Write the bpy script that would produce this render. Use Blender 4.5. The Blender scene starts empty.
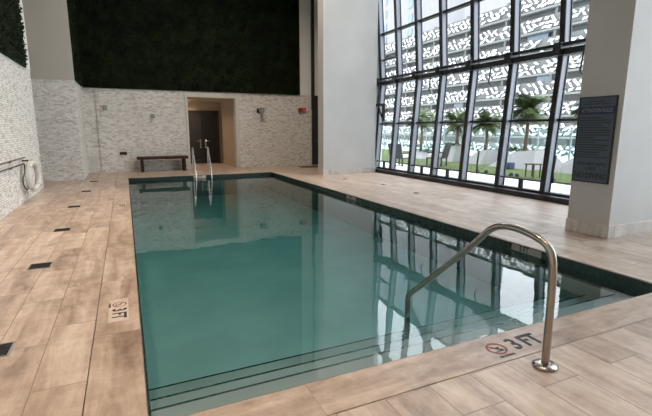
import bpy, bmesh, math, random
from mathutils import Vector, Matrix
random.seed(7)
SC = bpy.context.scene
COL = SC.collection
PI = math.pi

# ------------------------------------------------------------------ camera
cam_d = bpy.data.cameras.new('camera'); cam = bpy.data.objects.new('camera', cam_d); COL.objects.link(cam)
cam_d.sensor_width = 36.0; cam_d.lens = 36.0*430/652; cam_d.clip_end = 500
cam.location = (0, 0, 1.5)
cam.rotation_euler = (PI/2-math.radians(10.42), 0, -math.radians(24.8))
SC.camera = cam

# ------------------------------------------------------------------ exposure, sky, sun, big lamps
SC.view_settings.view_transform = 'Standard'
SC.view_settings.look = 'None'
SC.view_settings.exposure = 1.0
SC.view_settings.gamma = 1.0
SC.view_settings.use_curve_mapping = False
WORLD_STRENGTH = 2.9
SUN_ENERGY = 1.0
CEIL_LAMP = 9.5
FAR_WALL_FILL = 60.0  # energy of the added lamps that lift the far wall
world = bpy.data.worlds.new('sky'); SC.world = world; world.use_nodes = True
wn = world.node_tree.nodes; wl = world.node_tree.links
bgn = wn['Background']; bgn.inputs['Strength'].default_value = WORLD_STRENGTH
tc = wn.new('ShaderNodeTexCoord'); sx = wn.new('ShaderNodeSeparateXYZ'); rp = wn.new('ShaderNodeValToRGB')
wl.new(tc.outputs['Generated'], sx.inputs[0]); wl.new(sx.outputs['Z'], rp.inputs[0]); wl.new(rp.outputs[0], bgn.inputs['Color'])
rp.color_ramp.elements[0].position = 0.0; rp.color_ramp.elements[0].color = (.86, .88, .90, 1)
rp.color_ramp.elements[1].position = 0.6; rp.color_ramp.elements[1].color = (.80, .86, .95, 1)
sun_d = bpy.data.lights.new('sun', 'SUN'); sun_d.energy = SUN_ENERGY; sun_d.angle = math.radians(4); sun_d.color = (1, .96, .9)
sun = bpy.data.objects.new('sun', sun_d); COL.objects.link(sun)
sun.rotation_euler = Vector((0.35, 0.75, -1.15)).to_track_quat('-Z', 'Y').to_euler()

# ------------------------------------------------------------------ materials
def newmat(name):
    m = bpy.data.materials.new(name); m.use_nodes = True
    return m, m.node_tree.nodes, m.node_tree.links, m.node_tree.nodes['Principled BSDF']

def plain(name, col, rough=.5, metal=0., noise=0., nscale=20., bump=0., bscale=60., spec=.5):
    m, n, l, p = newmat(name)
    p.inputs['Roughness'].default_value = rough; p.inputs['Metallic'].default_value = metal
    p.inputs['Specular IOR Level'].default_value = spec
    t = n.new('ShaderNodeTexCoord')
    nz = n.new('ShaderNodeTexNoise'); nz.inputs['Scale'].default_value = nscale; nz.inputs['Detail'].default_value = 4
    l.new(t.outputs['Object'], nz.inputs['Vector'])
    r = n.new('ShaderNodeValToRGB')
    r.color_ramp.elements[0].position = .3; r.color_ramp.elements[1].position = .7
    r.color_ramp.elements[0].color = tuple(c*(1-noise) for c in col)+(1,)
    r.color_ramp.elements[1].color = tuple(min(1, c*(1+noise)) for c in col)+(1,)
    l.new(nz.outputs['Fac'], r.inputs[0]); l.new(r.outputs[0], p.inputs['Base Color'])
    if bump:
        b = n.new('ShaderNodeBump'); b.inputs['Strength'].default_value = bump; b.inputs['Distance'].default_value = .02
        n2 = n.new('ShaderNodeTexNoise'); n2.inputs['Scale'].default_value = bscale; n2.inputs['Detail'].default_value = 5
        l.new(t.outputs['Object'], n2.inputs['Vector']); l.new(n2.outputs['Fac'], b.inputs['Height']); l.new(b.outputs[0], p.inputs['Normal'])
    return m

def math_node(n, op, a=None, b=None):
    q = n.new('ShaderNodeMath'); q.operation = op
    if a is not None: q.inputs[0].default_value = a
    if b is not None: q.inputs[1].default_value = b
    return q

def travertine(name, cols, bl=.92, bw=.305, mortar=.004, rough=.34, along='y', mcol=(.22,.165,.125), tone=.10):
    """stone planks: brick layout with per-stone tone, long soft veins, pits"""
    m, n, l, p = newmat(name)
    t = n.new('ShaderNodeTexCoord')
    mp = n.new('ShaderNodeMapping')
    if along == 'y': mp.inputs['Rotation'].default_value = (0, 0, -PI/2)
    l.new(t.outputs['Object'], mp.inputs['Vector'])
    br = n.new('ShaderNodeTexBrick')
    br.offset = .31; br.inputs['Scale'].default_value = 1
    br.inputs['Brick Width'].default_value = bl; br.inputs['Row Height'].default_value = bw
    br.inputs['Mortar Size'].default_value = mortar; br.inputs['Mortar Smooth'].default_value = .3; br.inputs['Bias'].default_value = 0
    br.inputs['Color1'].default_value = (0, 0, 0, 1); br.inputs['Color2'].default_value = (1, 1, 1, 1); br.inputs['Mortar'].default_value = (.5, .5, .5, 1)
    l.new(mp.outputs[0], br.inputs['Vector'])
    # veins, stretched along the plank
    m2 = n.new('ShaderNodeMapping'); m2.inputs['Scale'].default_value = (.9, 5.5, 1)
    l.new(mp.outputs[0], m2.inputs['Vector'])
    add = n.new('ShaderNodeVectorMath'); add.operation = 'ADD'
    sc = n.new('ShaderNodeVectorMath'); sc.operation = 'SCALE'; sc.inputs['Scale'].default_value = 7
    l.new(br.outputs['Color'], sc.inputs[0]); l.new(m2.outputs[0], add.inputs[0]); l.new(sc.outputs[0], add.inputs[1])
    v = n.new('ShaderNodeTexNoise'); v.inputs['Scale'].default_value = 1.3; v.inputs['Detail'].default_value = 7; v.inputs['Roughness'].default_value = .62; v.inputs['Distortion'].default_value = .6
    l.new(add.outputs[0], v.inputs['Vector'])
    c = n.new('ShaderNodeTexNoise'); c.inputs['Scale'].default_value = 4.5; c.inputs['Detail'].default_value = 9; c.inputs['Roughness'].default_value = .72
    l.new(mp.outputs[0], c.inputs['Vector'])
    s1 = math_node(n, 'MULTIPLY', b=tone); l.new(br.outputs['Color'], s1.inputs[0])
    s2 = math_node(n, 'MULTIPLY_ADD'); s2.inputs[1].default_value = .66; l.new(v.outputs['Fac'], s2.inputs[0]); l.new(s1.outputs[0], s2.inputs[2])
    s3 = math_node(n, 'MULTIPLY_ADD'); s3.inputs[1].default_value = .46; l.new(c.outputs['Fac'], s3.inputs[0]); l.new(s2.outputs[0], s3.inputs[2])
    r = n.new('ShaderNodeValToRGB'); cr = r.color_ramp
    pos = (.42, .55, .64, .80)
    cr.elements[0].position = pos[0]; cr.elements[0].color = cols[0]+(1,)
    cr.elements[1].position = pos[3]; cr.elements[1].color = cols[3]+(1,)
    for k in (1, 2):
        e = cr.elements.new(pos[k]); e.color = cols[k]+(1,)
    l.new(s3.outputs[0], r.inputs[0])
    mx = n.new('ShaderNodeMix'); mx.data_type = 'RGBA'; mx.inputs['B'].default_value = mcol+(1,)
    l.new(br.outputs['Fac'], mx.inputs['Factor']); l.new(r.outputs[0], mx.inputs['A'])
    l.new(mx.outputs['Result'], p.inputs['Base Color'])
    rr = math_node(n, 'MULTIPLY_ADD'); rr.inputs[1].default_value = .3; rr.inputs[2].default_value = rough-.12
    l.new(v.outputs['Fac'], rr.inputs[0]); l.new(rr.outputs[0], p.inputs['Roughness'])
    # bump: pits and joints
    pn = n.new('ShaderNodeTexNoise'); pn.inputs['Scale'].default_value = 28; pn.inputs['Detail'].default_value = 5
    l.new(mp.outputs[0], pn.inputs['Vector'])
    hs = math_node(n, 'MULTIPLY_ADD'); hs.inputs[1].default_value = -2.2; l.new(br.outputs['Fac'], hs.inputs[0]); l.new(pn.outputs['Fac'], hs.inputs[2])
    b = n.new('ShaderNodeBump'); b.inputs['Strength'].default_value = .25; b.inputs['Distance'].default_value = .006
    l.new(hs.outputs[0], b.inputs['Height']); l.new(b.outputs[0], p.inputs['Normal'])
    return m

def splitface(name, cols, mode):
    """split-face ledger stone; mode 'xz' or 'yz' for the wall's plane"""
    m, n, l, p = newmat(name)
    t = n.new('ShaderNodeTexCoord'); s = n.new('ShaderNodeSeparateXYZ'); l.new(t.outputs['Object'], s.inputs[0])
    cb = n.new('ShaderNodeCombineXYZ')
    sm = math_node(n, 'ADD'); l.new(s.outputs['X'], sm.inputs[0]); l.new(s.outputs['Y'], sm.inputs[1]); l.new(sm.outputs[0], cb.inputs[0]); l.new(s.outputs['Z'], cb.inputs[1])
    wob = n.new('ShaderNodeTexNoise'); wob.inputs['Scale'].default_value = 9
    l.new(cb.outputs[0], wob.inputs['Vector'])
    w2 = n.new('ShaderNodeVectorMath'); w2.operation = 'SCALE'; w2.inputs['Scale'].default_value = .03
    l.new(wob.outputs['Color'], w2.inputs[0])
    ad = n.new('ShaderNodeVectorMath'); l.new(cb.outputs[0], ad.inputs[0]); l.new(w2.outputs[0], ad.inputs[1])
    br = n.new('ShaderNodeTexBrick'); br.offset = .43; br.inputs['Scale'].default_value = 1
    br.inputs['Brick Width'].default_value = .13; br.inputs['Row Height'].default_value = .042
    br.inputs['Mortar Size'].default_value = .004; br.inputs['Mortar Smooth'].default_value = .4; br.inputs['Bias'].default_value = 0
    br.inputs['Color1'].default_value = (0, 0, 0, 1); br.inputs['Color2'].default_value = (1, 1, 1, 1); br.inputs['Mortar'].default_value = (0, 0, 0, 1)
    l.new(ad.outputs[0], br.inputs['Vector'])
    nz = n.new('ShaderNodeTexNoise'); nz.inputs['Scale'].default_value = 16; nz.inputs['Detail'].default_value = 6; nz.inputs['Roughness'].default_value = .7
    l.new(cb.outputs[0], nz.inputs['Vector'])
    s1 = math_node(n, 'MULTIPLY', b=.45); l.new(br.outputs['Color'], s1.inputs[0])
    s2 = math_node(n, 'MULTIPLY_ADD'); s2.inputs[1].default_value = .8; l.new(nz.outputs['Fac'], s2.inputs[0]); l.new(s1.outputs[0], s2.inputs[2])
    r = n.new('ShaderNodeValToRGB'); cr = r.color_ramp
    cr.elements[0].position = .28; cr.elements[0].color = cols[0]+(1,)
    cr.elements[1].position = .85; cr.elements[1].color = cols[2]+(1,)
    e = cr.elements.new(.5); e.color = cols[1]+(1,)
    l.new(s2.outputs[0], r.inputs[0]); l.new(r.outputs[0], p.inputs['Base Color'])
    p.inputs['Roughness'].default_value = .8
    h = math_node(n, 'MULTIPLY_ADD'); h.inputs[1].default_value = -1.0; l.new(br.outputs['Fac'], h.inputs[0]); l.new(s2.outputs[0], h.inputs[2])
    b = n.new('ShaderNodeBump'); b.inputs['Strength'].default_value = .9; b.inputs['Distance'].default_value = .03
    l.new(h.outputs[0], b.inputs['Height']); l.new(b.outputs[0], p.inputs['Normal'])
    return m

TC = ((.20,.14,.105), (.36,.27,.21), (.46,.36,.29), (.62,.53,.45))
M = {}
M['deck'] = travertine('travertine_planks', TC)
TC2 = ((.19,.13,.095), (.34,.25,.19), (.44,.34,.27), (.60,.50,.42))
M['coping'] = travertine('travertine_border', TC2, bl=1.25, bw=4.0, mortar=.002, along='y')
M['coping_x'] = travertine('travertine_border_crosswise', TC2, bl=1.25, bw=4.0, mortar=.002, along='x')
M['plinth'] = travertine('plinth_stone', ((.34,.31,.29),(.5,.47,.44),(.6,.57,.54),(.74,.71,.68)), bl=1.3, bw=5, along='x')
ST = ((.40,.365,.33), (.74,.705,.665), (.92,.90,.875))
M['stone_xz'] = splitface('split_stone', ST, 'xz')
M['stone_yz'] = splitface('split_stone_side', ST, 'yz')
M['stucco'] = plain('taupe_stucco', (.47,.44,.395), .8, noise=.04, nscale=2, bump=.1)
M['white_stucco'] = plain('white_stucco', (.72,.72,.71), .75, noise=.03, nscale=2, bump=.08)
M['column'] = plain('column_plaster', (.50,.495,.485), .55, noise=.05, nscale=1.4, bump=.05, bscale=8)
M['ceiling'] = plain('ceiling_paint', (.62,.62,.60), .9, noise=.02)
M['metal_dark'] = plain('charcoal_aluminium', (.025,.027,.032), .4, .3, noise=.1)
M['metal_grey'] = plain('slate_grey_aluminium', (.17,.18,.215), .42, .35, noise=.06)
M['steel'] = plain('brushed_steel', (.36,.33,.29), .22, 1.0, noise=.04, nscale=80)
M['chrome'] = plain('polished_steel', (.75,.74,.72), .12, 1.0, noise=.02)
M['wood'] = plain('dark_stained_wood', (.045,.018,.011), .6, noise=.35, nscale=9, spec=.25)
M['black'] = plain('black_plastic', (.012,.012,.013), .45, noise=.1)
M['tile'] = plain('dark_green_pool_tile', (.018,.04,.038), .25, noise=.45, nscale=30)
M['white'] = plain('white_plastic', (.62,.61,.59), .5, noise=.03)
M['offwhite'] = plain('offwhite_paint', (.55,.53,.49), .6, noise=.03)
M['red'] = plain('red_plastic', (.75,.03,.02), .4, noise=.05)
M['redpaint'] = plain('dull_red_paint', (.22,.045,.045), .6, noise=.2)
M['ink'] = plain('black_ink', (.015,.015,.018), .6, noise=.2)
M['greyplastic'] = plain('grey_plastic', (.22,.23,.23), .5, noise=.05)
M['sign'] = plain('slate_blue_sign', (.055,.08,.115), .4, noise=.06)
M['navy'] = plain('navy_band', (.012,.012,.05), .4, noise=.1)
M['signtext'] = plain('pale_blue_lettering', (.16,.18,.26), .5, noise=.05)
M['whitetile'] = plain('white_marker_tile', (.52,.43,.36), .4, noise=.08)
M['greytile'] = plain('grey_marker_tile', (.28,.27,.25), .4, noise=.08)
M['planter'] = plain('planter_fibreglass', (.19,.19,.19), .6, noise=.05)
M['doorglass'] = plain('smoked_door_glass', (.035,.035,.04), .12, noise=.1)
M['rope'] = plain('white_rope', (.7,.68,.62), .8, noise=.1)

# pool plaster: pale blue-green with soft mottling
def plaster(name, a, b_):
    m, n, l, p = newmat(name)
    t = n.new('ShaderNodeTexCoord'); nz = n.new('ShaderNodeTexNoise'); nz.inputs['Scale'].default_value = 1.4; nz.inputs['Detail'].default_value = 5
    l.new(t.outputs['Object'], nz.inputs['Vector'])
    r = n.new('ShaderNodeValToRGB'); r.color_ramp.elements[0].position = .35; r.color_ramp.elements[1].position = .7
    r.color_ramp.elements[0].color = a+(1,); r.color_ramp.elements[1].color = b_+(1,)
    l.new(nz.outputs['Fac'], r.inputs[0]); l.new(r.outputs[0], p.inputs['Base Color']); p.inputs['Roughness'].default_value = .8
    return m
M['plaster'] = plaster('pool_plaster', (.29,.33,.325), (.36,.40,.39))

M['step'] = plaster('step_plaster', (.20,.225,.22), (.27,.295,.29))

# glass and water: clear body, mirror-like by viewing angle
def clear(name, tint, ior, rough=0., bump=None):
    m, n, l, p = newmat(name); n.remove(p)
    out = n['Material Output']
    tr = n.new('ShaderNodeBsdfTransparent'); tr.inputs[0].default_value = tint+(1,)
    gl = n.new('ShaderNodeBsdfGlossy'); gl.inputs['Roughness'].default_value = rough
    fr = n.new('ShaderNodeFresnel'); fr.inputs['IOR'].default_value = ior
    mx = n.new('ShaderNodeMixShader')
    ge = n.new('ShaderNodeNewGeometry'); iv = n.new('ShaderNodeMath'); iv.operation = 'SUBTRACT'; iv.inputs[0].default_value = 1
    ml = n.new('ShaderNodeMath'); ml.operation = 'MULTIPLY'
    l.new(ge.outputs['Backfacing'], iv.inputs[1]); l.new(fr.outputs[0], ml.inputs[0]); l.new(iv.outputs[0], ml.inputs[1])
    l.new(ml.outputs[0], mx.inputs[0]); l.new(tr.outputs[0], mx.inputs[1]); l.new(gl.outputs[0], mx.inputs[2]); l.new(mx.outputs[0], out.inputs['Surface'])
    return m, n, l, fr, gl, out
M['glass'] = clear('window_glass', (.97,.99,.99), 1.5)[0]
M['fence_glass'] = clear('greenish_balustrade_glass', (.78,.91,.89), 1.45)[0]
wm, n, l, fr, gl, out = clear('pool_water', (.97,1.,1.), 1.55)
t = n.new('ShaderNodeTexCoord'); 
mp = n.new('ShaderNodeMapping'); mp.inputs['Scale'].default_value = (1, .6, 1); l.new(t.outputs['Object'], mp.inputs['Vector'])
nz = n.new('ShaderNodeTexNoise'); nz.inputs['Scale'].default_value = 1.6; nz.inputs['Detail'].default_value = 3; nz.inputs['Roughness'].default_value = .45
l.new(mp.outputs[0], nz.inputs['Vector'])
bp = n.new('ShaderNodeBump'); bp.inputs['Strength'].default_value = .16; bp.inputs['Distance'].default_value = .02
l.new(nz.outputs['Fac'], bp.inputs['Height']); l.new(bp.outputs[0], gl.inputs['Normal']); l.new(bp.outputs[0], fr.inputs['Normal'])
va = n.new('ShaderNodeVolumeAbsorption'); va.inputs['Color'].default_value = (.14,.57,.57,1); va.inputs['Density'].default_value = .78
l.new(va.outputs[0], out.inputs['Volume'])
M['water'] = wm

def leafmat(name, a, b_, rough=.5, trans=0.):
    m, n, l, p = newmat(name)
    t = n.new('ShaderNodeTexCoord'); nz = n.new('ShaderNodeTexNoise'); nz.inputs['Scale'].default_value = 3.; nz.inputs['Detail'].default_value = 6
    l.new(t.outputs['Object'], nz.inputs['Vector'])
    r = n.new('ShaderNodeValToRGB'); r.color_ramp.elements[0].position = .35; r.color_ramp.elements[1].position = .65
    r.color_ramp.elements[0].color = a+(1,); r.color_ramp.elements[1].color = b_+(1,)
    l.new(nz.outputs['Fac'], r.inputs[0]); l.new(r.outputs[0], p.inputs['Base Color']); p.inputs['Roughness'].default_value = rough
    p.inputs['Specular IOR Level'].default_value = .15
    return m
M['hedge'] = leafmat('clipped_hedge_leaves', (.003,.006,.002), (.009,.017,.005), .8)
M['palm'] = leafmat('palm_leaf', (.025,.042,.016), (.08,.11,.04))
M['trunk'] = plain('palm_trunk_bark', (.16,.11,.08), .9, noise=.3, nscale=12, bump=.4)
M['grass'] = leafmat('lawn', (.05,.07,.022), (.075,.10,.033), .9)
M['terrace'] = plain('pale_terrace_stone', (.58,.57,.55), .7, noise=.06, nscale=3)
M['facade'] = plain('tower_render', (.10,.107,.105), .8, noise=.12, nscale=.5)
M['slab'] = plain('tower_slab', (.12,.128,.125), .8, noise=.08, nscale=.6)
M['screenshadow'] = plain('screen_gap_shadow', (.07,.073,.073), .7, noise=.1)  # dark colour stands for the shadow behind the white leaves
M['screen'] = plain('white_perforated_screen', (.43,.43,.43), .6, noise=.03)
M['towerglass'] = plain('tower_window', (.10,.15,.20), .15, noise=.2, nscale=.4)
M['palewall'] = plain('pale_tower_wall', (.19,.187,.197), .8, noise=.04, nscale=.3)
M['navycloth'] = plain('navy_fabric', (.03,.04,.09), .8, noise=.1)
def emis(name, col, s):
    m, n, l, p = newmat(name)
    p.inputs['Base Color'].default_value = col+(1,); p.inputs['Emission Color'].default_value = col+(1,); p.inputs['Emission Strength'].default_value = s
    return m
M['lampglow'] = emis('lamp_lens', (1, .80, .58), 6)

# ------------------------------------------------------------------ mesh helpers
class MB:
    def __init__(s): s.bm = bmesh.new()
    def box(s, x0, x1, y0, y1, z0, z1):
        v = [s.bm.verts.new(c) for c in ((x0,y0,z0),(x1,y0,z0),(x1,y1,z0),(x0,y1,z0),(x0,y0,z1),(x1,y0,z1),(x1,y1,z1),(x0,y1,z1))]
        for f in ((0,3,2,1),(4,5,6,7),(0,1,5,4),(1,2,6,5),(2,3,7,6),(3,0,4,7)): s.bm.faces.new([v[i] for i in f])
        return s
    def prism(s, a, b, wx, wy):
        """bar from a to b with rectangular section lying in the x/y plane (half sizes wx, wy)"""
        q = []
        for c in (a, b):
            for dx, dy in ((-wx,-wy),(wx,-wy),(wx,wy),(-wx,wy)): q.append(s.bm.verts.new((c[0]+dx, c[1]+dy, c[2])))
        for f in ((3,2,1,0),(4,5,6,7),(0,1,5,4),(1,2,6,5),(2,3,7,6),(3,0,4,7)): s.bm.faces.new([q[i] for i in f])
        return s
    def poly(s, pts):
        s.bm.faces.new([s.bm.verts.new(p) for p in pts]); return s
    def hexa(s, lo, hi):
        q = [s.bm.verts.new(p) for p in list(lo)+list(hi)]
        for f in ((3,2,1,0),(4,5,6,7),(0,1,5,4),(1,2,6,5),(2,3,7,6),(3,0,4,7)): s.bm.faces.new([q[i] for i in f])
        return s
    def tube(s, pts, r, seg=12, caps=True, closed=False):
        pts = [Vector(p) for p in pts]; rings = []; N = len(pts); up = None
        for i, p in enumerate(pts):
            if closed: d = pts[(i+1) % N]-pts[i-1]
            else: d = (pts[min(i+1, N-1)]-pts[max(i-1, 0)])
            d.normalize()
            if up is None:
                up = Vector((0,0,1)) if abs(d.z) < .9 else Vector((1,0,0))
            u = (up-d*up.dot(d)).normalized(); up = u; w = d.cross(u)
            rr = r[i] if isinstance(r, (list, tuple)) else r
            rings.append([s.bm.verts.new(p+(u*math.cos(2*PI*k/seg)+w*math.sin(2*PI*k/seg))*rr) for k in range(seg)])
        for i in range(N if closed else N-1):
            A = rings[i]; B = rings[(i+1) % N]
            for k in range(seg):
                s.bm.faces.new((A[k], A[(k+1) % seg], B[(k+1) % seg], B[k])).smooth = True
        if caps and not closed:
            s.bm.faces.new(rings[0][::-1]); s.bm.faces.new(rings[-1])
        return s
    def lathe(s, c, prof, seg=24):
        """prof: list of (r, z) about a vertical axis through c"""
        rings = []
        for r, z in prof: rings.append([s.bm.verts.new((c[0]+r*math.cos(2*PI*k/seg), c[1]+r*math.sin(2*PI*k/seg), c[2]+z)) for k in range(seg)])
        for A, B in zip(rings, rings[1:]):
            for k in range(seg): s.bm.faces.new((A[k], A[(k+1) % seg], B[(k+1) % seg], B[k])).smooth = True
        s.bm.faces.new(rings[0][::-1]); s.bm.faces.new(rings[-1]); return s
    def build(s, name, mat, parent=None, bevel=0., loc=None, kind=None):
        bmesh.ops.recalc_face_normals(s.bm, faces=s.bm.faces)
        if loc:
            for v in s.bm.verts: v.co -= Vector(loc)
        me = bpy.data.meshes.new(name); s.bm.to_mesh(me); s.bm.free()
        o = bpy.data.objects.new(name, me); COL.objects.link(o)
        if loc: o.location = loc
        me.materials.append(M[mat] if isinstance(mat, str) else mat)
        if bevel:
            b = o.modifiers.new('bevel', 'BEVEL'); b.width = bevel; b.segments = 2; b.limit_method = 'ANGLE'
        if parent:
            o.parent = parent
            o.matrix_parent_inverse = Matrix.Translation(-parent.location) if parent.rotation_euler.z == 0 else Matrix.Identity(4)
        if kind: o['kind'] = kind
        return o
def box(name, mat, x0, x1, y0, y1, z0, z1, parent=None, bevel=0., kind=None):
    return MB().box(x0,x1,y0,y1,z0,z1).build(name, mat, parent, bevel, kind=kind)
def struct(name, mat, *b, parent=None, bevel=0.): return box(name, mat, *b, parent=parent, bevel=bevel, kind='structure')
def tag(o, label, cat, group=None):
    o['label'] = label; o['category'] = cat
    if group: o['group'] = group
    return o
def empty(name, loc, label=None, cat=None, group=None):
    o = bpy.data.objects.new(name, None); COL.objects.link(o); o.location = loc; o.empty_display_size = .1
    if label: tag(o, label, cat, group)
    return o
def copy_tree(o, delta, name=None):
    c = o.copy(); COL.objects.link(c); c.location = o.location+Vector(delta)
    for ch in list(o.children):
        d = ch.copy(); COL.objects.link(d); d.parent = c; d.matrix_parent_inverse = ch.matrix_parent_inverse.copy()
        for g in list(ch.children):
            e = g.copy(); COL.objects.link(e); e.parent = d; e.matrix_parent_inverse = g.matrix_parent_inverse.copy()
    return c
def text_mesh(name, s, size, mat, parent, matrix, width=None, thick=.0015):
    """lettering as a thin raised mesh; matrix maps text x/y to the surface"""
    cu = bpy.data.curves.new(name, 'FONT'); cu.body = s; cu.size = size; cu.align_x = 'CENTER'; cu.align_y = 'CENTER'; cu.extrude = thick; cu.resolution_u = 3
    cu.offset = size*.022
    tmp = bpy.data.objects.new(name, cu); COL.objects.link(tmp); bpy.context.view_layer.update()
    dg = bpy.context.evaluated_depsgraph_get(); me = bpy.data.meshes.new_from_object(tmp.evaluated_get(dg))
    bpy.data.objects.remove(tmp); bpy.data.curves.remove(cu)
    me.name = name
    xs = [v.co.x for v in me.vertices]; w = max(xs)-min(xs); cx = (max(xs)+min(xs))/2
    if width:
        for v in me.vertices: v.co.x = (v.co.x-cx)*width/w
    me.transform(matrix)
    me.materials.clear(); me.materials.append(M[mat])
    o = bpy.data.objects.new(name, me); COL.objects.link(o)
    if parent:
        o.parent = parent; o.matrix_parent_inverse = Matrix.Translation(-parent.location)
    return o
def frame(ex, ey, origin):
    ex = Vector(ex).normalized(); ey = Vector(ey).normalized(); ez = ex.cross(ey)
    m = Matrix((ex, ey, ez)).transposed().to_4x4(); m.translation = Vector(origin); return m

# ------------------------------------------------------------------ the hall: floor, pool shell
PX0, PX1, PY0, PY1 = 0.0, 4.63, 2.17, 14.62      # pool rim
CW = .32                                          # border stone width
XL, XR, YB, YF, ZC = -2.0, 8.2, -4.0, 16.9, 9.0
fl = MB()
a0, a1, b0, b1 = PX0-CW, PX1+CW, PY0-CW, PY1+CW
for q in ((XL-1.7, a0, YB, 17.0), (a1, 8.35, YB, 16.9), (a0, a1, YB, b0), (a0, a1, b1, 16.9), (2.19, 3.95, 16.9, 19.6)):
    fl.box(q[0], q[1], q[2], q[3], -.3, 0)
floor = fl.build('floor', 'deck', kind='structure')
# border stones round the pool, split by the side they run along
struct('trim_1', 'coping', a0+.006, PX0, b0+.006, b1-.006, -.055, .004, bevel=.004)
struct('trim_2', 'coping', PX1, a1-.006, b0+.006, b1-.006, -.055, .004, bevel=.004)
struct('trim_3', 'coping_x', PX0+.001, PX1-.001, b0+.006, PY0, -.055, .004, bevel=.004)
struct('trim_4', 'coping_x', PX0+.001, PX1-.001, PY1, b1-.006, -.055, .004, bevel=.004)
# pool shell
sh = MB(); ZP = -.70
sh.box(PX0-.3, PX1+.3, PY0-.3, PY1+.3, ZP-.2, ZP)
sh.box(PX0-.3, PX0+.005, PY0-.3, PY1+.3, ZP, -.06); sh.box(PX1-.005, PX1+.3, PY0-.3, PY1+.3, ZP, -.06)
sh.box(PX0, PX1, PY0-.3, PY0+.005, ZP, -.06); sh.box(PX0, PX1, PY1-.005, PY1+.3, ZP, -.06)
sh.build('trim_5', 'plaster', kind='structure')
# dark waterline tile band
tb = MB()
for q in ((PX0+.005, PX0+.017, PY0+.005, PY1-.005), (PX1-.017, PX1-.005, PY0+.005, PY1-.005), (PX0+.017, PX1-.017, PY0+.005, PY0+.017), (PX0+.017, PX1-.017, PY1-.017, PY1-.005)):
    tb.box(*q, -.22, -.008)
tb.build('trim_6', 'tile', kind='structure')
# entry steps across the near end
stp = MB(); steps = ((2.65, -.23), (2.97, -.36), (3.32, -.49))
ylast = PY0
for ye, z in steps:
    stp.box(PX0+.018, PX1-.018, ylast+.018 if ylast == PY0 else ylast, ye, ZP, z); ylast = ye
stp.build('trim_7', 'step', kind='structure')
for k, (ye, z) in enumerate(steps):
    struct('trim_%d' % (8+k), 'tile', PX0+.02, PX1-.02, ye-.014, ye+.003, z-.03, z+.003)
# low drain ledge far along the pool floor and the water itself
w = MB().box(PX0+.0175, PX1-.0175, PY0+.0175, PY1-.0175, ZP-.02, -.10)
water = w.build('pool_water', 'water'); tag(water, 'still teal water filling the long indoor swimming pool', 'water'); water['kind'] = 'stuff'

# ------------------------------------------------------------------ walls
T = .3
struct('wall_left', 'stone_yz', XL-T, XL, YB, 13.1, 0, ZC)
struct('wall_left_upper', 'white_stucco', XL-.001, XL+.012, YB, 13.1, 2.9, ZC)
struct('wall_passage', 'stucco', -3.8, -3.7, 13.1-.3, 16.9, 0, ZC)
struct('wall_passage_front', 'stucco', -3.7, XL-T, 12.8, 13.1, 0, ZC)
struct('wall_rear', 'stucco', XL-T, 8.3, YB-.3, YB, 0, ZC)
# stone-faced pier at the far left
PR, PFY = -1.2, 14.7
struct('wall_pier', 'stone_xz', -3.7, PR, PFY, 17.2, 0, 2.87)
struct('wall_pier_upper', 'stucco', -3.7, PR, PFY, 17.2, 2.87, ZC)
# far wall with the portal
bw = MB(); bw.box(-.8, 2.19, 16.9, 17.2, 0, 2.86); bw.box(3.95, 7.15, 16.9, 17.2, 0, 2.86); bw.box(2.19, 3.95, 16.9, 17.2, 2.66, 2.86)
bw.build('wall_back', 'stone_xz', kind='structure')
struct('wall_back_left', 'stone_xz', PR, -.8, 16.94, 17.2, 0, 2.86)
struct('wall_back_upper', 'white_stucco', PR, 8.5, 16.9, 17.2, 2.86, ZC)
# plain lintel band and jamb strip round the portal
pt = MB(); pt.box(2.08, 4.07, 16.872, 16.9, 2.66, 2.82); pt.box(3.95, 4.07, 16.872, 16.9, 0, 2.66); pt.box(2.10, 2.19, 16.872, 16.9, 0, 2.66)
pt.build('trim_11', 'offwhite', kind='structure')
# alcove behind the portal
al = MB(); al.box(3.95, 4.1, 17.2, 19.6, 0, 2.66); al.box(2.04, 2.19, 17.2, 19.6, 0, 2.66); al.box(2.04, 4.1, 19.6, 19.75, 0, 2.9); al.box(2.04, 4.1, 17.2, 19.6, 2.66, 2.8)
al.build('wall_alcove', 'stucco', kind='structure')
# right-hand corner past the column
struct('wall_back_corner', 'metal_dark', 7.15, 8.5, 16.9, 17.2, 0, 2.86)
struct('wall_far_right', 'white_stucco', 8.0, 8.5, 13.75, 16.9, 0, ZC)
struct('wall_corner', 'white_stucco', 7.94, 8.5, 13.55, 13.75, 0, ZC)
struct('trim_12', 'metal_dark', 7.89, 7.94, 13.5, 13.75, 0, ZC)
struct('ceiling', 'ceiling', -3.8, 8.6, YB-.3, 17.2, ZC, ZC+.4)
# dark metal door in the far right corner
dr = empty('door_2', (7.2, 16.8, 0)); dr['kind'] = 'structure'
box('door_leaf', 'metal_dark', 7.16, 7.98, 16.82, 16.899, 0, 2.3, dr, kind='structure')
MB().tube([(7.3, 16.80, 1.0), (7.3, 16.76, 1.0), (7.42, 16.76, 1.0)], .01, 8).build('door_handle', 'chrome', dr, kind='structure')
struct('trim_13', 'metal_dark', 7.13, 7.25, 16.82, 16.899, 2.3, ZC)

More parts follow.
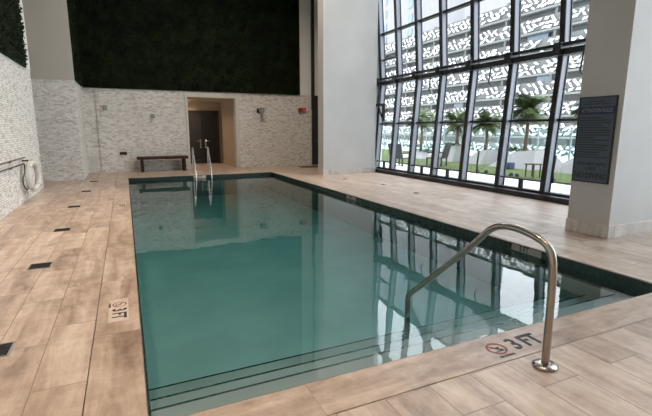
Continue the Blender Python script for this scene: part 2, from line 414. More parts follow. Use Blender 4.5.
# alcove door: dark two-leaf glazed door
d1 = empty('door_1', (3.0, 19.5, 0)); d1['kind'] = 'structure'
X0, X1, ZT = 2.21, 3.80, 2.28
fm = MB(); fm.box(X0, X0+.07, 19.46, 19.6, 0, ZT); fm.box(X1-.07, X1, 19.46, 19.6, 0, ZT); fm.box(X0+.07, X1-.07, 19.46, 19.6, ZT-.08, ZT)
fm.build('door_frame', 'metal_dark', d1, kind='structure')
mid = 3.1
for (u0, u1) in ((X0+.07, mid), (mid, X1-.07)):
    lf = MB(); lf.box(u0, u0+.08, 19.5, 19.55, .01, ZT-.08); lf.box(u1-.08, u1, 19.5, 19.55, .01, ZT-.08); lf.box(u0+.08, u1-.08, 19.5, 19.55, .01, .2); lf.box(u0+.08, u1-.08, 19.5, 19.55, ZT-.2, ZT-.08)
    L = lf.build('door_leaf', 'metal_dark', d1, kind='structure')
    box('door_panel', 'doorglass' if u0 < 3 else 'black', u0+.08, u1-.08, 19.515, 19.53, .2, ZT-.2, L, kind='structure')
for hx, sgn in ((2.98, -1), (3.20, 1)):
    h = MB(); h.tube([(hx, 19.5, .98), (hx, 19.42, .98), (hx+.17*sgn, 19.42, .98)], .016, 8); h.tube([(hx, 19.44, .98), (hx, 19.44, .72)], .018, 8); h.box(hx-.03, hx+.03, 19.485, 19.5, .68, 1.04)
    h.build('door_handle', 'chrome', d1, kind='structure')
struct('baseboard_alcove', 'offwhite', 3.93, 3.95, 16.9, 19.6, 0, .12)

# ------------------------------------------------------------------ free-standing columns
def column(n, x0, x1, y0, y1):
    o = struct('wall_column_%s' % n, 'column', x0, x1, y0, y1, 0, ZC)
    struct('baseboard_column_%s' % n, 'plinth', x0-.012, x1+.012, y0-.012, y1+.012, 0, .18, bevel=.003)
column('middle', 5.90, 7.88, 12.97, 13.40)
column('near', 5.97, 7.75, 3.62, 4.24)

# ------------------------------------------------------------------ living walls (boxwood hedge panels)
def hedge(name, plane, u0, u1, z0, z1, d0, thick, label, n):
    m = MB(); rnd = random.Random(hash(name) % 100 + n)
    def P(u, z, d):
        if plane == 'x': return Vector((d0+d, u, z))
        return Vector((u, d0-d, z))
    # backing
    a, b = P(u0, z0, 0), P(u1, z1, thick*.45)
    m.box(min(a.x,b.x), max(a.x,b.x), min(a.y,b.y), max(a.y,b.y), z0, z1)
    for i in range(n):
        u = rnd.uniform(u0+.02, u1-.02); z = rnd.uniform(z0+.01, z1-.02); d = rnd.uniform(thick*.35, thick)
        c = P(u, z, d); s = rnd.uniform(.03, .06)
        ax = Vector((rnd.gauss(0,1), rnd.gauss(0,1), rnd.gauss(0,1))).normalized(); bx_ = ax.orthogonal().normalized()
        q = [c+ax*s, c+bx_*s*.5, c-ax*s, c-bx_*s*.5]
        for v in q:
            if plane == 'x': v.x = max(v.x, d0); v.y = min(max(v.y, u0), u1)
            else: v.y = min(v.y, d0); v.x = min(max(v.x, u0), u1)
            v.z = min(max(v.z, z0), z1)
        if len({tuple(round(k_, 4) for k_ in v) for v in q}) < 4: continue
        m.poly(q)
    o = m.build(name, 'hedge'); return tag(o, label, 'green wall')
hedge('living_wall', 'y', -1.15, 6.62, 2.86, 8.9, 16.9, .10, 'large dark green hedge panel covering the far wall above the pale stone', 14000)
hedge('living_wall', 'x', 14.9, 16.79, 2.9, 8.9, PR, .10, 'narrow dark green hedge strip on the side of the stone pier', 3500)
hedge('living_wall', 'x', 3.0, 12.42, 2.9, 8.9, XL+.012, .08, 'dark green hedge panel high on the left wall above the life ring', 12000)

# ------------------------------------------------------------------ folded glass facade on the right
F = empty('window_1', (8.2, 7.7, 0)); F['kind'] = 'structure'
ZK, XB, XK = 3.12, 8.2, 8.42
ZTOP = ZC; XT = 7.95
def fx(z): return XB+(XK-XB)*z/ZK if z < ZK else XK+(XT-XK)*(z-ZK)/(ZTOP-ZK)
YS = [13.45, 12.42, 11.35, 10.22, 9.0, 7.72, 6.44, 5.2, 3.95, 2.7, 1.45, .2, -1.05, -2.3, -3.55]
def K(o): o['kind'] = 'structure'; return o
for y in YS:
    for (za, zb) in ((.08, ZK), (ZK, ZTOP)):
        xa, xb = fx(za), fx(zb)
        q = K(MB().prism((xa+.02, y, za), (xb+.02, y, zb), .07, .055).build('mullion', 'metal_grey', F))
        K(MB().prism((xa-.065, y, za), (xb-.065, y, zb), .012, .062).build('mullion_cap', 'metal_dark', q))
        K(MB().prism((xa+.10, y, za), (xb+.10, y, zb), .014, .075).build('glazing_bead', 'metal_dark', q))
def rail(name, z0, z1, dx0, dx1, y0=-4, y1=13.5, mat='metal_dark'):
    zc = (z0+z1)/2
    return K(box(name, mat, fx(zc)+dx0, fx(zc)+dx1, y0, y1, z0, z1, F))
rail('sill', 0, .11, -.24, .16); rail('bottom_rail', .11, .16, -.06, .12)
rail('transom', 1.66, 1.71, .02, .13)
rail('knee_beam', 3.00, 3.12, -.14, -.04); rail('knee_beam', 3.175, 3.235, -.14, -.04)
rail('transom', 3.04, 3.10, .06, .13)
rail('transom', 4.66, 4.72, -.02, .13); rail('transom', 6.6, 6.66, -.02, .13); rail('top_rail', ZC-.1, ZC, -.1, .12)
rail('short_transom', 3.83, 3.87, -.02, .10, 12.42, 13.45)
for y in YS:   # brackets tying the two knee bars together
    K(box('knee_bracket', 'metal_dark', fx(3.15)-.22, fx(3.15)+.05, y-.09, y+.09, 2.99, 3.24, F))
for i in range(len(YS)-1):
    y1_, y0_ = YS[i]-.055, YS[i+1]+.055
    for (za, zb) in ((.15, 1.66), (1.71, 3.04), (3.10, 4.66), (4.72, 6.6), (6.66, ZC-.1)):
        K(MB().hexa([(fx(za)+.095,y0_,za),(fx(za)+.103,y0_,za),(fx(za)+.103,y1_,za),(fx(za)+.095,y1_,za)],
                    [(fx(zb)+.095,y0_,zb),(fx(zb)+.103,y0_,zb),(fx(zb)+.103,y1_,zb),(fx(zb)+.095,y1_,zb)]).build('pane', 'glass', F))
# opening-light rails with their short posts, handles and stays
for i in (0, 2, 3, 5):
    ya, yb = YS[i]-.06, YS[i+1]+.06
    g = MB(); x = fx(.37)+.0; g.box(x-.02, x+.03, yb, ya, .35, .385); ym = (ya+yb)/2; g.box(x-.02, x+.03, ym-.05, ym+.05, .15, .35)
    K(g.build('vent_rail', 'metal_dark', F))
for y in (8.45, 6.25):
    g = MB(); x = fx(.8)-.03; g.tube([(x, y, .36), (x-.02, y+.01, .6), (x, y-.01, .95)], .022, 8); g.box(x-.03, x+.03, y-.03, y+.03, .36, .46)
    K(g.build('window_handle', 'black', F))
for y in (8.35, 5.95, 10.7):
    g = MB(); x = fx(2.9)-.05; g.tube([(x, y, 3.0), (x-.03, y+.02, 2.62)], .018, 8); g.tube([(x-.03, y+.02, 2.64), (x+.03, y-.02, 2.55)], .012, 6)
    K(g.build('window_stay', 'black', F))
# corner hardware by the first mullion
g = MB(); x = 8.12; g.tube([(x,13.2,3.0),(x-.05,13.1,2.7),(x,13.25,2.35),(x+.05,13.05,1.9)], .03, 8); g.box(x-.03, x+.06, 12.85, 13.4, 2.28, 2.36); g.box(x-.02,x+.05,12.85,12.95,1.75,2.3)
K(g.build('window_actuator', 'black', F))
g = MB(); g.hexa([(8.0,13.2,.09),(8.1,13.2,.09),(8.1,13.5,.09),(8.0,13.5,.09)], [(8.06,13.42,.62),(8.12,13.42,.62),(8.12,13.5,.62),(8.06,13.5,.62)])
K(g.build('corner_bracket', 'metal_grey', F))

# ------------------------------------------------------------------ recessed ceiling lamps (out of shot, they light the hall), plus two added far-wall fill lamps
def downlight(x, y, z, e, label, first=None, r=.16, spread=62, col=(1,.74,.50)):
    c = empty('ceiling_lamp', (x, y, z), label, 'lamp', 'recessed ceiling lamps')
    MB().lathe((x,y,z), [(r+.05,-.012),(r+.05,0),(r,0),(r,-.012)][:2]).build('lamp_rim', 'white', c)
    MB().lathe((x,y,z), [(r,-.018),(r,-.0125)]).build('lamp_lens', 'lampglow', c)
    ld = bpy.data.lights.new('lamp_light', 'AREA'); ld.shape = 'DISK'; ld.size = 2*r; ld.energy = e; ld.color = col; ld.spread = math.radians(spread)
    lo = bpy.data.objects.new('lamp_light', ld); COL.objects.link(lo); lo.location = (0, 0, -.03); lo.parent = c
    return c
for x in (-1.3, .2):
    for y in (-2.5, .5, 3.5, 6.5, 9.0):
        downlight(x, y, ZC, CEIL_LAMP, 'added unseen fill lamp in the ceiling, brightening the far wall')
for x in (2.6, 4.6):  # extra lamps, added only to brighten the far wall
    downlight(x, 12.4, ZC, FAR_WALL_FILL, 'added unseen fill lamp in the ceiling, brightening the far wall', spread=120, col=(1,.84,.68))
al_l = downlight(2.36, 18.9, 2.66, 9, 'small recessed lamp in the ceiling of the doorway alcove', r=.08, spread=150, col=(1,.62,.32))
del al_l['group']

# ------------------------------------------------------------------ pool grab rail, near right
gr = empty('pool_handrail', (2.34, 1.71, .004), 'polished steel handrail arching over the near pool steps', 'handrail')
def smooth(pts, it=3):
    pts = [Vector(p) for p in pts]
    for _ in range(it):
        q = [pts[0]]
        for a, b in zip(pts, pts[1:]): q += [a.lerp(b, .25), a.lerp(b, .75)]
        q.append(pts[-1]); pts = q
    return pts
MB().tube(smooth([(2.34,1.71,.01),(2.34,1.715,.60),(2.34,1.74,.78),(2.34,1.90,.835),(2.34,2.10,.85),(2.34,2.24,.80),(2.34,2.37,.66),(2.34,3.10,.02),(2.34,3.205,-.06),(2.34,3.20,-.20),(2.34,3.19,-.488)]), .0245, 16).build('rail_tube', 'steel', gr)
MB().lathe((2.34,1.71,.004), [(.075,0),(.078,.006),(.060,.018),(.032,.022)]).build('base_flange', 'steel', gr)
MB().lathe((2.34,3.19,-.49), [(.05,0),(.05,.01),(.03,.015)]).build('base_flange', 'steel', gr)
# ladder at the far end
ld = empty('pool_ladder', (2.28, 14.62, 0), 'bright steel two-rail ladder at the far end of the pool', 'ladder')
for x in (2.03, 2.53):
    MB().tube(smooth([(x,15.12,.0),(x,15.12,.60),(x,15.10,.86),(x,15.00,.90),(x,14.93,.78),(x,14.60,.25),(x,14.52,.0),(x,14.50,-.5)]), .021, 12).build('rail_tube', 'chrome', ld)
    MB().lathe((x,15.12,0), [(.055,0),(.055,.012),(.03,.016)]).build('base_flange', 'chrome', ld)
for z in (-.2, -.45):
    box('ladder_step', 'chrome', 2.05, 2.51, 14.46, 14.54, z-.012, z+.012, ld)

# ------------------------------------------------------------------ left wall: life ring, hook and poles
lr = empty('life_ring', (-1.9, 11.0, .55), 'white life ring hung low on the left stone wall', 'life ring')
LC = Vector((-1.82, 10.85, .52)); LD = Vector((.14, .990, 0))
ring = [LC+LD*(.28*math.cos(a))+Vector((0, 0, .28*math.sin(a))) for a in [2*PI*k/32 for k in range(32)]]
MB().tube(ring, .055, 12, closed=True).build('ring_body', 'white', lr)
for k in range(4):
    a = PI/4+k*PI/2; c = LC+LD*(.28*math.cos(a))+Vector((0, 0, .28*math.sin(a))); t_ = (LD*-math.sin(a)+Vector((0,0,math.cos(a))))*.03
    MB().tube([c-t_, c+t_], .059, 12).build('ring_band', 'offwhite', lr)
pts = []
for k in range(33):
    a = 2*PI*k/32+PI/4; r_ = .342+.03*abs(math.sin(2*(a-PI/4))); pts.append(LC+LD*(r_*math.cos(a))+Vector((0, 0, r_*math.sin(a))))
MB().tube(pts[:-1], .008, 6, closed=True).build('grab_line', 'rope', lr)
box('hanging_hook', 'black', -1.987, -1.80, 10.83, 10.87, .83, .86, lr)
hk = empty('rescue_hook', (-1.93, 9, .79), 'grey rescue pole with a crook curving behind the life ring', 'rescue hook')
MB().tube([(-1.95, 5.2, .79), (-1.95, 10.75, .79)], .017, 10).build('pole', 'steel', hk)
MB().tube(smooth([(-1.95,10.7,.79),(-1.95,10.85,.79),(-1.95,10.80,.60),(-1.95,10.55,.52),(-1.95,10.5,.40),(-1.95,10.66,.26),(-1.95,10.9,.24)]), .012, 8).build('crook', 'black', hk)
for y in (6.5, 9.6): box('wall_bracket', 'black', -1.987, -1.93, y-.02, y+.02, .765, .795, hk)
pl = empty('skimmer_pole', (-1.93, 9, .91), 'slim steel pole held level above the rescue hook on the left wall', 'pole')
MB().tube([(-1.95, 5.2, .91), (-1.95, 10.95, .91)], .015, 10).build('pole', 'steel', pl)
for y in (6.5, 9.6): box('wall_bracket', 'black', -1.987, -1.93, y-.02, y+.02, .885, .915, pl)

# ------------------------------------------------------------------ far wall fittings
bn = empty('bench', (1.2, 16.6, 0), 'dark brown wooden bench against the far stone wall', 'bench')
box('seat', 'wood', .33, 2.05, 16.36, 16.82, .44, .53, bn, .006)
for x in (.44, 1.86): box('leg', 'wood', x, x+.10, 16.42, 16.78, 0, .44, bn, .004)
ap = empty('access_panel', (-1.0, 16.93, .15), 'pale framed wall hatch low beside the stone pier', 'hatch')
fr_ = MB(); fr_.box(-1.17,-.87,16.915,16.94,.16,.20); fr_.box(-1.17,-.87,16.915,16.94,.56,.60); fr_.box(-1.17,-1.14,16.915,16.94,.2,.56); fr_.box(-.90,-.87,16.915,16.94,.2,.56); fr_.box(-1.035,-1.005,16.915,16.94,.2,.56)
fr_.build('panel_frame', 'white', ap)
for x in (-1.14, -1.005): box('panel_door', 'offwhite', x, x+.105, 16.93, 16.94, .2, .56, ap)
pq = tag(MB().box(-.20,.03,16.872,16.9,.60,.70).build('wall_vent', 'wood', None, .003), 'small dark brown wall plate left of the bench', 'wall plate')
def fixture(x, z, label, cat, name, body):
    e = empty(name, (x, 16.9, z), label, cat)
    box('back_plate', body, x-.06, x+.06, 16.87, 16.9, z-.07, z+.07, e, .004)
    MB().tube([(x, 16.87, z), (x-.01, 16.80, z-.01)], .02, 8).build('arm', 'black', e)
    box('housing', body, x-.055, x+.045, 16.70, 16.80, z-.06, z+.04, e, .008)
    return e
fixture(-.54, 2.22, 'small dark camera high on the far wall nearest the pier', 'camera', 'wall_camera', 'greyplastic')
fixture(.98, 1.95, 'small dark sensor on the far wall above the bench', 'sensor', 'wall_sensor', 'greyplastic')
sp = empty('wall_speaker', (4.95, 16.9, 2.23), 'square grey box on an arm right of the doorway', 'speaker')
box('back_plate', 'black', 4.80, 4.88, 16.87, 16.9, 2.13, 2.30, sp)
MB().tube([(4.84,16.87,2.22),(4.90,16.78,2.22)], .02, 8).build('arm', 'black', sp)
box('housing', 'greyplastic', 4.87, 5.05, 16.66, 16.80, 2.13, 2.31, sp, .01)
st = empty('fire_alarm', (6.81, 16.9, 2.27), 'red fire alarm on the far wall beside the column', 'fire alarm')
MB().tube([(6.62,16.9,2.26),(6.62,16.82,2.26)], .085, 20).build('bell', 'redpaint', st)
box('housing', 'red', 6.72, 6.88, 16.84, 16.9, 2.19, 2.35, st, .008)
box('strobe_lens', 'white', 6.76, 6.84, 16.825, 16.84, 2.23, 2.26, st)
mt = tag(MB().box(6.25, 7.05, 15.75, 16.25, .002, .014).build('dark_floor_sheet', 'black', None), 'thin dark sheet on the floor behind the middle column', 'mat')  # thin black slab, a plain dark patch on the floor

# deck drains
dlabels = {0:'dark square floor grate nearest the camera on the left deck', 1:'second dark floor grate from the camera on the left deck', 2:'dark floor grate on the left deck, third from the camera',
           3:'fourth small floor grate from the camera on the left deck', 4:'fifth small floor grate on the left deck, level with the stone pier', 5:'farthest small floor grate on the left deck near the wall hatch'}
base = None
for k, (x, y) in enumerate(((-.93, 3.42), (-.96, 5.5), (-.96, 7.41), (-1.0, 9.6), (-.95, 11.9), (-.9, 14.1))):
    if base is None:
        base = empty('floor_drain', (x, y, 0), dlabels[0], 'floor drain', 'square drains down the left deck')
        s_ = .11
        f_ = MB(); f_.box(x-s_,x+s_,y-s_,y-s_+.012,.0005,.005); f_.box(x-s_,x+s_,y+s_-.012,y+s_,.0005,.005); f_.box(x-s_,x-s_+.012,y-s_+.012,y+s_-.012,.0005,.005); f_.box(x+s_-.012,x+s_,y-s_+.012,y+s_-.012,.0005,.005)
        f_.build('grate_frame', 'greyplastic', base)
        g = MB(); g.box(x-s_+.012, x+s_-.012, y-s_+.012, y+s_-.012, .0005, .002)
        for j in range(8): g.box(x-s_+.012, x+s_-.012, y-s_+.022+j*.024, y-s_+.034+j*.024, .002, .005)
        g.build('grate', 'black', base); b0_ = Vector((x, y, 0))
    else:
        c = copy_tree(base, Vector((x, y, 0))-b0_); c['label'] = dlabels[k]
# round deck plates on the right deck
jl = ['round brass floor plate on the deck in front of the middle column', 'round brass floor plate on the right deck beside the second window bay', 'round brass floor plate on the right deck farther toward the camera']
for k, (x, y) in enumerate(((6.0, 11.6), (6.35, 10.0), (6.2, 8.3))):
    tag(MB().lathe((x,y,.0005), [(.07,0),(.07,.003),(.06,.005)]).build('deck_plate', 'wood', None, loc=(x,y,0)), jl[k], 'floor plate', 'round plates on the right deck')
tag(MB().lathe((5.45,4.35,.0005), [(.17,0),(.17,.002),(.16,.004)]).build('skimmer_cover', 'coping', None, loc=(5.45,4.35,0)), 'round stone-coloured skimmer lid on the deck by the near column', 'skimmer lid')

# ------------------------------------------------------------------ depth markings
def no_diving(e, mtx, r):
    m = MB(); N = 28
    def pt(a, rr): return mtx @ Vector((rr*math.cos(a), rr*math.sin(a), .0012))
    for k in range(N):
        a, b = 2*PI*k/N, 2*PI*(k+1)/N
        m.poly([pt(a, r), pt(b, r), pt(b, r*.82), pt(a, r*.82)])
    for w_ in ((-.78,.06),):
        c, s = math.cos(-PI/4), math.sin(-PI/4)
        m.poly([mtx @ Vector((x*c-y*s, x*s+y*c, .0012)) for x, y in ((-r*.85,-r*.08),(r*.85,-r*.08),(r*.85,r*.08),(-r*.85,r*.08))])
    m.build('prohibition_ring', 'redpaint', e)
    g = MB()
    def bar(x0, y0, x1, y1, w2):
        d = Vector((x1-x0, y1-y0, 0)).normalized(); nrm = Vector((-d.y, d.x, 0))*w2
        a = Vector((x0, y0, .0018)); b = Vector((x1, y1, .0018)); g.poly([mtx @ (a-nrm), mtx @ (b-nrm), mtx @ (b+nrm), mtx @ (a+nrm)])
    bar(-r*.45, r*.35, r*.1, -r*.05, r*.09); bar(r*.1, -r*.05, r*.4, -r*.4, r*.06); bar(-r*.45,-r*.45,r*.45,-r*.5,r*.05); bar(r*.15,r*.05,r*.35,r*.2,r*.09)
    g.build('diver_figure', 'ink', e)
def marking(origin, ex, ey, h, label, name='depth_marking', tile=None, symbol=True, small=True, w3=.52, off=0.):
    mtx = frame(ex, ey, origin)
    e = empty(name, origin, label, 'depth marking')
    if tile:
        tw, th, tmat = tile
        m = MB(); pts = [mtx @ Vector(c) for c in ((-tw/2,-th/2,-.0005),(tw/2,-th/2,-.0005),(tw/2,th/2,-.0005),(-tw/2,th/2,-.0005),(-tw/2,-th/2,.0008),(tw/2,-th/2,.0008),(tw/2,th/2,.0008),(-tw/2,th/2,.0008))]
        m.hexa(pts[:4], pts[4:]); m.build('marker_tile', tmat, e)
    g = h
    text_mesh('numeral', '3', g*1.5, 'ink', e, mtx @ Matrix.Translation((off-.53*g, 0, .0014)), width=.52*g, thick=.0006)
    text_mesh('lettering', 'FT', g*1.5, 'ink', e, mtx @ Matrix.Translation((off+.72*g, 0, .0014)), width=1.2*g, thick=.0006)
    if symbol:
        no_diving(e, mtx @ Matrix.Translation((off-1.77*g, .05*g, 0)), g*.56)
        text_mesh('small_lettering', 'NO DIVING', g*.22, 'ink', e, mtx @ Matrix.Translation((off-1.77*g, -.72*g, .0014)), width=1.0*g, thick=.0005)
    return e
ZD = .0052
marking((2.455, 1.995, ZD), (1,0,0), (0,1,0), .13, 'black 3 FT marking with red no-diving circle on the near deck by the handrail')
marking((-.155, 3.82, ZD), (0,-1,0), (1,0,0), .10, 'black 3 FT marking on a pale tile on the left pool border, nearest camera', tile=(.50,.15,'whitetile'), off=.06)
marking((-.155, 9.4, ZD), (0,-1,0), (1,0,0), .10, 'distant dark depth marking on the left pool border toward the far end', tile=(.46,.15,'whitetile'), off=.06)
# markings on the tile band inside the pool
marking((PX1-.0185, 3.80, -.052), (0,-1,0), (0,0,1), .07, 'black 3 FT on a grey tile inside the pool edge behind the handrail', tile=(.46,.085,'greytile'), off=-.05, symbol=False)
marking((PX1-.0185, 8.60, -.052), (0,-1,0), (0,0,1), .07, 'small depth marking on the right pool tile band before the middle column', tile=(.46,.085,'greytile'), off=-.05, symbol=False)
marking((2.15, PY1-.0185, -.052), (1,0,0), (0,0,1), .07, 'small pale depth tile on the far pool edge under the ladder', tile=(.40,.085,'whitetile'), off=0, symbol=False)

# ------------------------------------------------------------------ rules sign on the near column
sg = empty('pool_rules_sign', (5.97, 3.95, .74), 'slate blue pool rules sign reading NO DIVING on the near column', 'sign')
SX = 5.948; Y0s, Y1s, Z0s, Z1s = 3.69, 4.22, .75, 1.94
box('sign_board', 'sign', SX+.004, 5.97, Y0s+.01, Y1s-.01, Z0s+.01, Z1s-.01, sg)
f_ = MB(); f_.box(SX-.004,5.97,Y0s,Y1s,Z0s,Z0s+.015); f_.box(SX-.004,5.97,Y0s,Y1s,Z1s-.015,Z1s); f_.box(SX-.004,5.97,Y0s,Y0s+.015,Z0s+.015,Z1s-.015); f_.box(SX-.004,5.97,Y1s-.015,Y1s,Z0s+.015,Z1s-.015)
f_.build('sign_frame', 'black', sg)
box('header_band', 'navy', SX+.002, SX+.005, Y0s+.02, Y1s-.02, 1.70, 1.80, sg)
def stext(s, z, size, mat, width, name='lettering'):
    return text_mesh(name, s, size, mat, sg, frame((0,-1,0), (0,0,1), (SX+.003 if mat == 'ink' else SX+.001, (Y0s+Y1s)/2, z)), width=width, thick=.0008)
stext('ATTENTION RULES', 1.75, .075, 'signtext', .44)
stext('POOL MAX. DEPTH', 1.01, .062, 'ink', .40)
stext('3 FEET', .945, .055, 'ink', .17)
stext('NO DIVING', .845, .115, 'ink', .46)
g = MB(); rr = random.Random(3)
z = 1.655
while z > 1.08:
    wdt = rr.choice((.25, .33, .40, .44, .44)); g.box(SX+.0028, SX+.0042, Y1s-.035-wdt, Y1s-.035, z-.008, z+.004); z -= .034
g.build('fine_print_lines', 'ink', sg)
g = MB(); g.box(SX+.0028, SX+.0042, 3.85, 4.12, 1.865, 1.875); g.box(SX+.0028, SX+.0042, 3.80, 4.16, 1.835, 1.845)
g.build('fine_print_lines', 'navy', sg)

# ------------------------------------------------------------------ terrace outside
struct('floor_terrace', 'terrace', 8.35, 22, -8, 45, -.3, -.02)
def lawn(name, x0, x1, y0, y1, label):
    o = MB().box(x0, x1, y0, y1, -.02, .03).build(name, 'grass'); tag(o, label, 'lawn'); o['kind'] = 'stuff'; return o
lawn('lawn', 11.0, 17.6, 4, 34, 'strip of bright green grass beyond the terrace path')
# glass balustrade
fe = empty('glass_fence', (18, 15, 0), 'greenish glass balustrade along the far side of the terrace', 'fence')
yy = -4.0
while yy < 40:
    box('post', 'metal_grey', 17.97, 18.03, yy-.03, yy+.03, -.02, 1.56, fe)
    box('glass_panel', 'fence_glass', 17.99, 18.01, yy+.05, yy+1.65, .08, 1.52, fe)
    yy += 1.7
box('top_rail', 'offwhite', 17.96, 18.04, -4, 40, 1.56, 1.60, fe)
# faceted white planters
def planter(c, w, d, h, label, skew=0., parent=None):
    x, y = c; e = empty('white_planter', (x, y, .03), label, 'planter')
    lo = [(x-d*.75,y-w*.55,.03),(x+d*.75,y-w*.55,.03),(x+d*.75,y+w*.55,.03),(x-d*.75,y+w*.55,.03)]
    hi = [(x-d*.3,y-w*.30+skew,h),(x+d*.3,y-w*.30+skew,h),(x+d*.3,y+w*.22+skew,h*.86),(x-d*.3,y+w*.22+skew,h*.86)]
    MB().hexa(lo, hi).build('planter_shell', 'planter', e)
    MB().hexa([(a[0]*.9+x*.1, a[1]*.9+y*.1, a[2]-.01) for a in hi], [(a[0]*.9+x*.1, a[1]*.9+y*.1, a[2]+.02) for a in hi]).build('soil', 'trunk', e)
    return e
planter((14.2,12.0), 1.9, 1.3, .72, 'wide faceted white planter with a palm, right of centre outside', -.1)
planter((14.2,14.25), 1.0, 1.0, .62, 'sloping white planter left of the wide one, outside', -.1)
planter((14.2,9.75), 1.4, 1.1, .62, 'sloping white planter outside nearest the rules sign', -.2)
planter((14.0,15.75), .7, .8, .80, 'tall narrow white planter with low foliage outside', 0)
planter((14.0,18.4), 1.4, .8, .40, 'low white planter outside behind the garden chairs', 0)
# palms
def palm(x, y, zb, ht, R_, label, nf=26, seed=1):
    rd = random.Random(seed); e = empty('palm_tree', (x, y, zb), label, 'palm tree', None)
    tp = Vector((x, y, zb+ht))
    MB().tube([(x, y, zb-.1), (x+.02, y-.02, zb+ht*.5), tp], [.085, .07, .06], 10).build('trunk', 'trunk', e)
    for k in range(nf):
        az = 2*PI*k/nf*2.4+rd.uniform(-.2,.2); el = rd.uniform(-.25, 1.35); L = R_*rd.uniform(.8, 1.1)
        m = MB(); pts = []; d = Vector((math.cos(az)*math.cos(el), math.sin(az)*math.cos(el), math.sin(el))); p_ = tp.copy(); n_ = 9
        for j in range(n_+1):
            pts.append(p_.copy()); p_ = p_+d*(L/n_); d = (d+Vector((0,0,-.17))).normalized()
        m.tube(pts, [.012*(1-j/n_*.7) for j in range(n_+1)], 5)
        for j in range(1, n_+1):
            for sub in (0, .33, .66):
                a = pts[j-1].lerp(pts[j], sub); tdir = (pts[j]-pts[j-1]).normalized(); side = tdir.cross(Vector((0,0,1)))
                side = side.normalized() if side.length > .01 else Vector((1,0,0))
                ll = R_*.42*math.sin(PI*min(1,(j+sub)/(n_+1.3)))+.04
                for s_ in (-1, 1):
                    dd = (side*s_+tdir*.7+Vector((0,0,-.35+rd.uniform(-.1,.1)))).normalized()
                    wv = tdir*.014
                    m.poly([a-wv, a+wv, a+dd*ll*.6+wv*.8, a+dd*ll+Vector((0,0,-ll*.12)), a+dd*ll*.6-wv*.8])
        m.build('frond', 'palm', e)
    return e
def low_plant(x, y, z, label, seed):
    rd = random.Random(seed); m = MB()
    for k in range(70):
        az = rd.uniform(0, 2*PI); el = rd.uniform(.2, 1.3); L = rd.uniform(.2, .42)
        d = Vector((math.cos(az)*math.cos(el), math.sin(az)*math.cos(el), math.sin(el))); s_ = d.orthogonal().normalized()*.035
        a = Vector((x+rd.uniform(-.25,.25), y+rd.uniform(-.35,.35), z)); m.poly([a, a+d*L*.5+s_, a+d*L+Vector((0,0,-.04)), a+d*L*.5-s_])
    return tag(m.build('leafy_shrub', 'palm', None), label, 'shrub')
palm(14.2, 12.15, .66, 1.55, .95, 'palm with brown trunk rising from the wide white planter', seed=2)
palm(14.0, 18.5, .40, 1.55, .95, 'small palm outside behind the garden chairs at left', seed=5)
palm(13.9, 15.7, .75, .95, .85, 'short palm in the tall narrow white planter', seed=8)
palm(14.4, 14.4, .6, 1.05, .8, 'palm rising behind the sloping white planter in the middle', seed=11)
palm(14.2, 9.5, .6, 1.5, .9, 'palm beside the rules sign, in the nearest planter', seed=13)
low_plant(14.1, 12.7, .62, 'leafy green shrub in the wide white planter', 21)
low_plant(13.9, 18.1, .36, 'leafy green shrub in the low planter behind the chairs', 22)
low_plant(13.9, 15.8, .72, 'leafy green shrub in the tall narrow planter', 23)
# garden chairs
def garden_chair(x, y, rz, label, zg=-.02):
    e = empty('garden_chair', (x, y, zg), label, 'chair', 'garden chairs'); R_ = Matrix.Rotation(rz, 4, 'Z'); O = Matrix.Translation((x,y,zg))
    def part(name, mat, *b):
        m = MB().box(*b)
        for v in m.bm.verts: v.co = O @ (R_ @ v.co)
        return m.build(name, mat, e)
    for sx_ in (-.3, .3):
        for sy in (-.3, .3): part('leg', 'black', sx_-.025, sx_+.025, sy-.025, sy+.025, 0, .30)
    part('seat_frame', 'black', -.33, .33, -.33, .33, .30, .34)
    part('seat_cushion', 'white', -.28, .28, -.30, .26, .34, .46)
    m = MB().hexa([(-.28,.20,.40),(.28,.20,.40),(.28,.30,.40),(-.28,.30,.40)], [(-.28,.34,.86),(.28,.34,.86),(.28,.44,.86),(-.28,.44,.86)])
    for v in m.bm.verts: v.co = O @ (R_ @ v.co)
    m.build('back_cushion', 'white', e)
    m = MB().hexa([(-.33,.30,.34),(.33,.30,.34),(.33,.35,.34),(-.33,.35,.34)], [(-.33,.44,.92),(.33,.44,.92),(.33,.49,.92),(-.33,.49,.92)])
    for v in m.bm.verts: v.co = O @ (R_ @ v.co)
    m.build('back_frame', 'black', e)
    for sx_ in (-.33, .28): part('armrest', 'black', sx_, sx_+.05, -.32, .36, .52, .56)
    return e
garden_chair(10.5, 15.2, 1.9, 'white-cushioned garden chair with dark frame, outside by the first window bay')
garden_chair(11.5, 14.1, -2.6, 'white-cushioned garden chair seen from behind in the second window bay', .03)
tb_ = empty('side_table', (11.35, 9.35, .03), 'small brown open-framed table on the grass edge outside', 'table')
for sx_ in (-.14, .14):
    for sy in (-.14, .14): box('leg', 'wood', 11.35+sx_-.015, 11.35+sx_+.015, 9.35+sy-.015, 9.35+sy+.015, .03, .42, tb_)
box('table_top', 'wood', 11.17, 11.53, 9.17, 9.53, .42, .45, tb_)
for k, (x, y, lb) in enumerate(((12.95, 12.1, 'dark blue cushion on the grass left of the wide planter'), (12.95, 11.7, 'dark blue cushion before the wide white planter, the right one of two'))):
    tag(MB().box(x-.15,x+.15,y-.12,y+.12,.03,.28).build('navy_cushion', 'navycloth', None, .04), lb, 'cushion', 'navy cushions on the grass')
pll = ['dark path light at the grass edge beside the middle window post', 'dark path light at the grass edge left of the small table', 'dark path light at the grass edge closest to the small table', 'dark path light at the grass edge under the rules sign side']
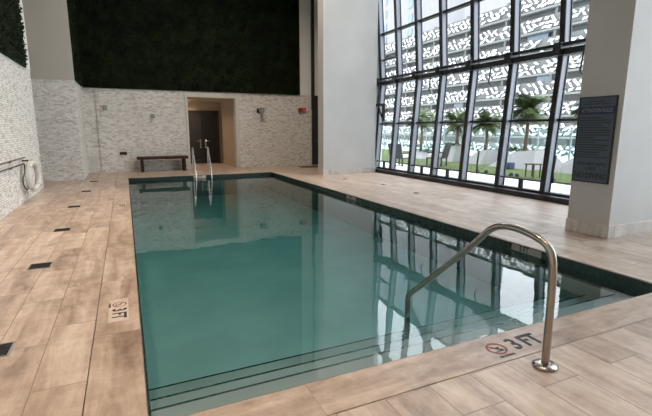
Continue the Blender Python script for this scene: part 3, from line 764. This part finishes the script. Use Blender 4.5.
for k, (x, y) in enumerate(((11.1, 11.0), (11.1, 9.95), (11.1, 9.72), (11.1, 8.5))):
    tag(MB().lathe((x,y,.03), [(.06,0),(.07,.05),(.05,.10),(.01,.12)], 12).build('path_light', 'black', None, loc=(x,y,.03)), pll[k], 'path light', 'path lights along the grass')

# ------------------------------------------------------------------ towers across the street
tw = empty('screened_tower', (50, 60, -25), 'long grey building across the street with rows of white leaf-patterned screens', 'building')
TX, TY0, TY1, PH = 50.0, 12.0, 105.0, 2.71
TZ0, TZ1 = -22.0, 19.0
box('wall', 'facade', TX+1.4, TX+16, TY0, TY1, TZ0, TZ1, tw)
z = TZ1-1.2; k = 0
rt = random.Random(5)
while z > TZ0+2:
    box('floor_slab', 'slab', TX, TX+1.4, TY0, TY1, z-1.25, z-1.0, tw)
    s = MB(); ztop = z+.55; zbot = z-.95
    y = TY0
    while y < TY1:
        for r_ in range(3):
            if rt.random() < .9:
                zc = zbot+.25+r_*.50+rt.uniform(-.1,.1); yc = y+r_*.28+rt.uniform(-.1,.1); a = rt.choice((-.45,-.3,.35,.5))+rt.uniform(-.15,.15)
                L = rt.uniform(.42,.66); H_ = rt.uniform(.17,.27); xo = TX-.12+rt.uniform(-.1,.1)
                ca, sa = math.cos(a), math.sin(a)
                q = [(-L, -H_*.2), (-L*.2, -H_), (L, H_*.1), (L*.3, H_)]
                pts = [(xo+.10*u, yc+u*ca-v*sa, zc+u*sa+v*ca) for u, v in q]
                s.hexa(pts, [(p_[0]+.06, p_[1], p_[2]) for p_ in pts])
        y += .95
    s.build('leaf_screen', 'screen', tw)
    box('shadow_sheet', 'screenshadow', TX+.1, TX+.16, TY0, TY1, zbot+.05, ztop+.1, tw)  # dark sheet standing in for shadow in the gaps between leaves
    z -= PH; k += 1
wi = 0
for (y, zr) in ((43, 13.2), (41, 8.0), (57, 5.0), (34, 2.4), (70, 10.4), (50, -3.0)):
    w_ = box('window', 'towerglass', TX+.9, TX+1.42, y-1.6, y+1.6, zr-.9, zr+.9, tw)
for y in range(16, 104, 8):
    box('pier', 'slab', TX+.5, TX+1.4, y, y+.35, TZ0, TZ1, tw)
pw = empty('pale_tower', (85, 130, -25), 'tall plain pale tower rising behind the screened building', 'building')
box('wall', 'palewall', 80, 100, 90, 190, -25, 60, pw)
for zz in range(0, 58, 4):
    for y in (158, 166, 140, 126, 112):
        box('window', 'towerglass', 79.8, 80.1, y, y+2.2, zz+.8, zz+3.0, pw)
